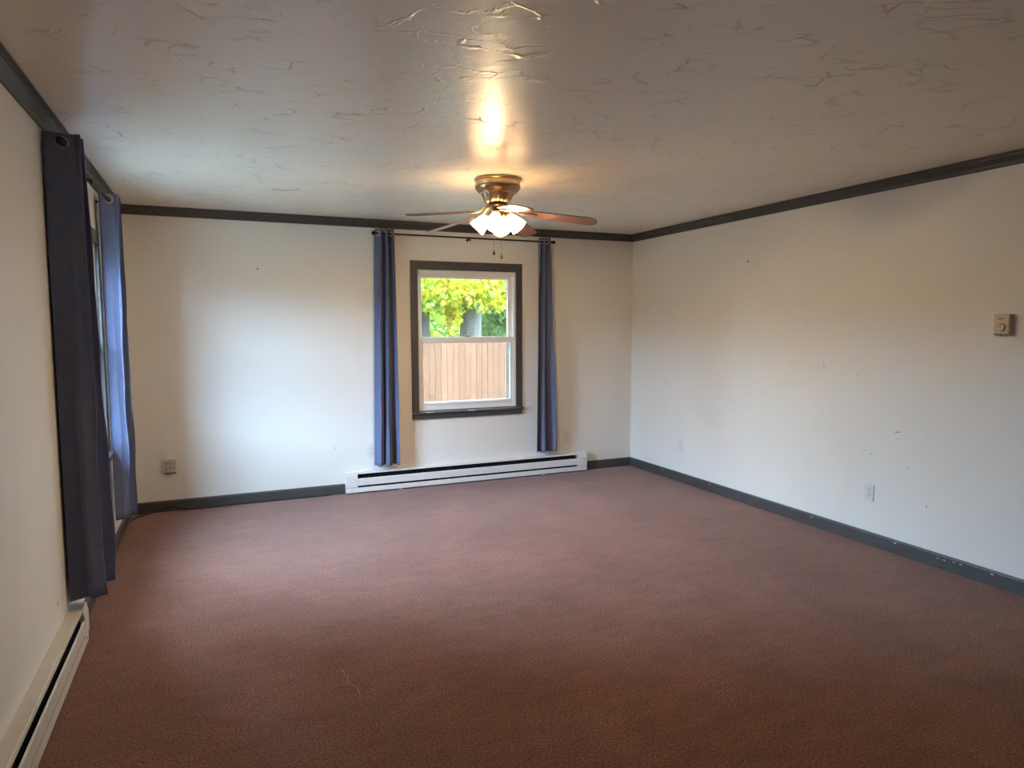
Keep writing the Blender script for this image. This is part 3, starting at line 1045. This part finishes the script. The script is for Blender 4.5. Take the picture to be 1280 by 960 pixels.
# picture nails
def nail(loc, n, label):
    bm = bmesh.new()
    M = Matrix.Translation(loc) @ Vector(n).to_track_quat('Z', 'Y').to_matrix().to_4x4()
    lathe(bm, [(0.0020, -0.004), (0.0020, 0.014), (0.0065, 0.014), (0.0065, 0.017), (0.003, 0.018)], 10, M)
    tag(obj('picture_nail', bm, SLOT), label, 'nail')


nail((1.02, 0, 1.981), (0, -1, 0), 'small dark nail high on the far wall left of the window')
nail((W, -1.714, 2.021), (-1, 0, 0), 'small dark nail high on the right wall')

# black cable along the far baseboard
bm = bmesh.new()
cpts = [(0.030, -0.20), (0.06, -0.12), (0.12, -0.070), (0.20, -0.036), (0.30, -0.024), (0.42, -0.026), (0.52, -0.034), (0.64, -0.034), (0.76, -0.026), (0.95, -0.022), (1.15, -0.022), (1.35, -0.023), (1.48, -0.022), (1.56, -0.030)]
dense = []
for k in range(len(cpts) - 1):
    p0, p1 = cpts[max(k - 1, 0)], cpts[k]
    p2, p3 = cpts[k + 1], cpts[min(k + 2, len(cpts) - 1)]
    for q in range(6):
        t = q / 6
        f = lambda i: 0.5 * (2 * p1[i] + (p2[i] - p0[i]) * t + (2 * p0[i] - 5 * p1[i] + 4 * p2[i] - p3[i]) * t * t + (3 * p1[i] - p0[i] - 3 * p2[i] + p3[i]) * t ** 3)
        x = f(0)
        lift = 0.040 * math.exp(-((x - 0.27) / 0.10) ** 2)
        dense.append((x, f(1), 0.006 + lift))
dense.append((cpts[-1][0], cpts[-1][1], 0.006))
tube(bm, dense, 0.0055, 8)
tag(obj('cable', bm, CORD, smooth=60), 'black cable lying along the far baseboard left of the heater', 'cable')

# pale threads on the carpet
def thread(pts, label):
    bm = bmesh.new()
    pp = []
    for k in range(len(pts) - 1):
        for q in range(5):
            t = q / 5
            pp.append(tuple(pts[k][i] * (1 - t) + pts[k + 1][i] * t + (random.uniform(-0.006, 0.006) if i < 2 else 0) for i in range(3)))
    tube(bm, pp, 0.0016, 5)
    tag(obj('loose_thread', bm, LINT, smooth=60), label, 'thread')


thread([(1.03, -2.76, 0.003), (1.07, -2.735, 0.006), (1.11, -2.74, 0.004), (1.16, -2.735, 0.006), (1.18, -2.75, 0.003)], 'pale loose thread on the carpet in front of the left window')
thread([(1.12, -3.20, 0.003), (1.14, -3.27, 0.005), (1.13, -3.33, 0.003), (1.16, -3.38, 0.006), (1.15, -3.44, 0.003)], 'second pale thread on the carpet, nearer to the camera')

# ------------------------------------------------------------------ outdoors
GZ = -0.66
tag(obj('lawn', boxes((-60, 70, -60, 80, GZ - 0.2, GZ)), GRASS), 'green lawn outside the windows', 'lawn', kind='stuff')

# cedar fence
FY = 9.0
NB = 130
fence = empty('board_fence', (-7.86, FY, GZ))
tag(fence, 'tan cedar board fence seen through the far window', 'fence')
bme = None
BWID, BGAP = 0.140, 0.005
for k in range(NB):
    h = 1.83 + random.uniform(-0.012, 0.012)
    if bme is None:
        bm = boxes((0, BWID, 0, 0.018, 0.03, 1.83))
        o = obj('board', bm, CEDAR, fence); bme = o.data
    else:
        o = link('board', bme, None, fence)
    o.location = (k * (BWID + BGAP), random.uniform(-0.004, 0.004), random.uniform(-0.012, 0.012))
for zz in (0.3, 0.95, 1.55):
    obj('rail', boxes((0, NB * (BWID + BGAP), 0.022, 0.060, zz, zz + 0.089)), CEDAR, fence)
for k in range(9):
    x = 0.05 + k * 2.3
    obj('post', boxes((x, x + 0.09, 0.060, 0.150, 0, 1.75)), CEDAR, fence)


def leaf_mesh(name, pts, sizes, mats, weights, lobes, parent):
    """one joined mesh of separate lobed leaves scattered over pts"""
    n = len(pts)
    ang = np.linspace(0, 2 * PI, lobes * 2, endpoint=False)
    rad = np.where(np.arange(lobes * 2) % 2 == 0, 1.0, 0.52)
    flat = np.stack([np.cos(ang) * rad, np.sin(ang) * rad, np.zeros_like(ang)], 1)
    flat = np.vstack([[0, 0, 0.10], flat])
    q = rng.normal(size=(n, 4)); q /= np.linalg.norm(q, axis=1)[:, None]
    w, x, y, z = q.T
    Rm = np.stack([np.stack([1 - 2 * (y * y + z * z), 2 * (x * y - z * w), 2 * (x * z + y * w)], 1),
                   np.stack([2 * (x * y + z * w), 1 - 2 * (x * x + z * z), 2 * (y * z - x * w)], 1),
                   np.stack([2 * (x * z - y * w), 2 * (y * z + x * w), 1 - 2 * (x * x + y * y)], 1)], 1)
    V = np.einsum('nij,kj->nki', Rm, flat) * sizes[:, None, None] + pts[:, None, :]
    k = flat.shape[0]
    m_ = lobes * 2
    tri = np.array([[0, 1 + i, 1 + (i + 1) % m_] for i in range(m_)])
    F = (np.arange(n)[:, None, None] * k + tri[None]).reshape(-1, 3)
    me = bpy.data.meshes.new(name)
    me.vertices.add(n * k); me.vertices.foreach_set('co', V.reshape(-1).astype(np.float32))
    me.loops.add(len(F) * 3); me.loops.foreach_set('vertex_index', F.reshape(-1).astype(np.int32))
    me.polygons.add(len(F)); me.polygons.foreach_set('loop_start', (np.arange(len(F)) * 3).astype(np.int32))
    for mt in mats: me.materials.append(mt)
    idx = np.repeat(rng.choice(len(mats), size=n, p=weights), m_)
    me.polygons.foreach_set('material_index', idx.astype(np.int32))
    me.update(calc_edges=True)
    o = link(name, me, None, parent)
    o['kind'] = 'stuff'
    return o


def crown_points(n, c, r, shell=0.35, zmin=None):
    u = rng.normal(size=(n * 2, 3)); u /= np.linalg.norm(u, axis=1)[:, None]
    rr = rng.uniform(shell, 1.0, size=(n * 2, 1)) ** 0.6
    p = u * rr * np.array(r) + np.array(c)
    if zmin is not None:
        p = p[p[:, 2] > zmin]
    return p[:n]


def tree(name, loc, label, trunk, limbs, pts, sizes, mats, weights, lobes=5):
    root = empty(name, loc)
    tag(root, label, 'tree')
    bm = bmesh.new()
    tube(bm, [p[:3] for p in trunk], [p[3] for p in trunk], 14)
    obj('trunk', bm, BARK, root, smooth=60)
    for l in limbs:
        bm = bmesh.new(); tube(bm, [p[:3] for p in l], [p[3] for p in l], 9)
        obj('branch', bm, BARK, root, smooth=60)
    leaf_mesh('foliage', pts, sizes, mats, weights, lobes, root)
    return root


# big maple behind the fence; everything in the tree's own frame (z = 0 at the ground)
pts = np.vstack([crown_points(15000, (-0.6, -0.6, 5.3), (3.9, 3.0, 3.1), 0.3, 2.55),
                 crown_points(800, (-1.2, -1.6, 3.1), (1.0, 0.6, 0.45), 0.0),
                 crown_points(600, (0.1, -1.6, 3.05), (0.6, 0.6, 0.5), 0.0),
                 crown_points(250, (-0.70, -0.6, 2.45), (0.22, 0.3, 0.42), 0.0)])
sz = rng.uniform(0.06, 0.11, len(pts))
tree('maple_tree', (7.30, 12.0, GZ), 'autumn maple with a broad grey trunk behind the fence',
     [(0, 0, -0.1, 0.42), (0, 0, 0.5, 0.34), (0, 0, 1.6, 0.31), (0.03, 0, 2.6, 0.30), (0.05, 0, 3.6, 0.26), (0.1, 0.1, 5.2, 0.18), (0.1, 0.1, 7.0, 0.06)],
     [[(0, 0, 2.6, 0.17), (-0.7, -0.3, 3.7, 0.12), (-1.8, -0.6, 4.8, 0.06)], [(0.05, 0, 3.0, 0.15), (0.8, -0.4, 4.2, 0.10), (1.9, -0.7, 5.1, 0.05)],
      [(0.05, 0, 3.4, 0.12), (0.2, -0.9, 4.4, 0.08), (0.0, -1.9, 5.0, 0.04)], [(0.05, 0, 3.6, 0.12), (-0.5, 0.9, 5.0, 0.08), (-0.9, 1.6, 6.0, 0.04)]],
     pts, sz, LEAVES, [0.48, 0.27, 0.17, 0.08])

pts = np.vstack([crown_points(7000, (-0.8, 0.4, 5.0), (3.4, 2.4, 2.9), 0.3, 2.6), crown_points(300, (0.0, -0.8, 2.9), (0.9, 0.4, 0.5), 0.0)])
sz = rng.uniform(0.06, 0.11, len(pts))
tree('maple_tree', (6.14, 12.6, GZ), 'slender lime-leaved tree left of the broad trunk behind the fence',
     [(0, 0, -0.1, 0.22), (0, 0, 0.8, 0.17), (0, 0, 2.2, 0.155), (-0.05, 0, 3.6, 0.13), (-0.1, 0, 6.0, 0.05)],
     [[(0.0, 0, 2.9, 0.08), (-0.6, -0.3, 3.8, 0.06), (-1.4, -0.5, 4.6, 0.03)], [(0, 0, 3.2, 0.08), (0.7, 0.2, 4.2, 0.05), (1.2, 0.3, 5.0, 0.03)]],
     pts, sz, LEAVES, [0.5, 0.2, 0.25, 0.05])

pts = []
for k in range(9000):
    z = 0.2 + 4.2 * (k / 9000) ** 0.9
    r = (1.15 * (1 - (z / 5.0) ** 1.6)) * math.sqrt(rng.uniform(0.25, 1))
    a = rng.uniform(0, 2 * PI)
    pts.append((r * math.cos(a), r * math.sin(a), z))
pts = np.array(pts)
tree('juniper', (9.0, 13.6, GZ), 'blue-green juniper right of the broad trunk behind the fence',
     [(0, 0, -0.1, 0.10), (0, 0, 1.5, 0.08), (0, 0, 4.0, 0.03)], [[(0, 0, 1.0, 0.04), (0.4, 0.1, 1.8, 0.02)], [(0, 0, 1.6, 0.04), (-0.4, -0.1, 2.4, 0.02)]],
     pts, rng.uniform(0.05, 0.09, len(pts)), NEEDLES, [0.6, 0.4], 4)

pts = crown_points(9000, (0, 0, 4.4), (6.0, 2.2, 4.2), 0.3, 1.2)
tree('tree', (9.5, 24.0, GZ), 'distant pale green tree far beyond the fence',
     [(0, 0, -0.1, 0.3), (0, 0, 2.0, 0.24), (0.1, 0, 6.0, 0.1)], [[(0, 0, 1.8, 0.12), (1.2, 0, 3.6, 0.07)], [(0, 0, 2.0, 0.12), (-1.3, 0, 3.9, 0.07)]],
     pts, rng.uniform(0.12, 0.2, len(pts)), [LEAVES[0], LEAVES[2], NEEDLES[1]], [0.45, 0.3, 0.25])

# unseen hedge added to cut off low sky at the left window
hedge = empty('added_hedge', (-12.0, -3.0, GZ))
tag(hedge, 'added hedge blocking low sky outside the left window', 'hedge')
bm = bmesh.new()
prev = None
for k in range(61):
    y = -30.0 + 42.0 * k / 60
    h = 3.4 + 0.25 * math.sin(1.7 * k) + 0.15 * math.sin(0.6 * k)
    ring = [bm.verts.new(c) for c in ((-0.7, y, 0), (0.7, y, 0), (0.62, y, h * 0.7), (0.35, y, h), (-0.35, y, h), (-0.62, y, h * 0.7))]
    if prev:
        for i in range(6):
            bm.faces.new((prev[i], prev[(i + 1) % 6], ring[(i + 1) % 6], ring[i]))
    else:
        bm.faces.new(ring)
    prev = ring
bm.faces.new(prev[::-1])
obj('hedge_core', bm, material('hedge_twigs', (0.03, 0.035, 0.02), 0.9), hedge)
hp = np.stack([rng.uniform(-0.72, 0.80, 9000), rng.uniform(-30, 12, 9000), rng.uniform(0.1, 3.55, 9000)], 1)
leaf_mesh('foliage', hp, rng.uniform(0.08, 0.13, 9000), [leaf_material('hedge_dark_green', (0.035, 0.052, 0.022)), leaf_material('hedge_green', (0.05, 0.07, 0.03))], [0.7, 0.3], 4, hedge)


# two maples added behind the fence to block north-west sky at the far window
for (tx, ty, sd, lab) in ((1.9, 12.4, 1.0, 'added sky-blocking maple behind the fence, left of the slender tree'),
                          (-3.6, 12.0, 0.95, 'added sky-blocking maple behind the left end of the fence')):
    pts = crown_points(8000, (0, 0, 4.9), (3.3 * sd, 2.3, 4.0), 0.25, 1.4)
    tree('maple_tree', (tx, ty, GZ), lab,
         [(0, 0, -0.1, 0.26), (0, 0, 1.2, 0.20), (0.05, 0, 3.6, 0.15), (0.1, 0, 6.5, 0.05)],
         [[(0, 0, 2.2, 0.09), (-0.9, -0.2, 3.6, 0.06), (-1.7, -0.3, 4.8, 0.03)], [(0, 0, 2.5, 0.09), (0.9, 0.2, 3.9, 0.06), (1.6, 0.3, 5.0, 0.03)]],
         pts, rng.uniform(0.10, 0.16, len(pts)), LEAVES, [0.5, 0.25, 0.2, 0.05])

# unseen spruces added to keep north-west skylight off the front carpet
SPRUCE = [leaf_material('spruce_dark', (0.026, 0.042, 0.024)), leaf_material('spruce_mid', (0.04, 0.058, 0.03))]
for (tx, ty, hh, lab) in ((-5.0, 3.15, 10.0, 'nearer added spruce blocking sky outside the left window'), (-5.2, 6.45, 10.5, 'farther added spruce blocking sky outside the left window')):
    n = 10000
    z = 0.35 + (hh - 0.4) * (1 - (1 - rng.uniform(0, 1, n)) ** 0.75)
    r = (1.6 * (1 - (z / hh) ** 1.8) + 0.05) * np.sqrt(rng.uniform(0.15, 1, n))
    a = rng.uniform(0, 2 * PI, n)
    pts = np.stack([r * np.cos(a), r * np.sin(a), z], 1)
    tree('added_spruce', (tx, ty, GZ), lab, [(0, 0, -0.1, 0.20), (0, 0, 2.0, 0.16), (0, 0, hh * 0.93, 0.03)],
         [[(0, 0, 1.2, 0.04), (0.8, 0.2, 1.1, 0.015)], [(0, 0, 1.6, 0.04), (-0.8, -0.2, 1.5, 0.015)]], pts, rng.uniform(0.10, 0.17, n), SPRUCE, [0.6, 0.4], 4)
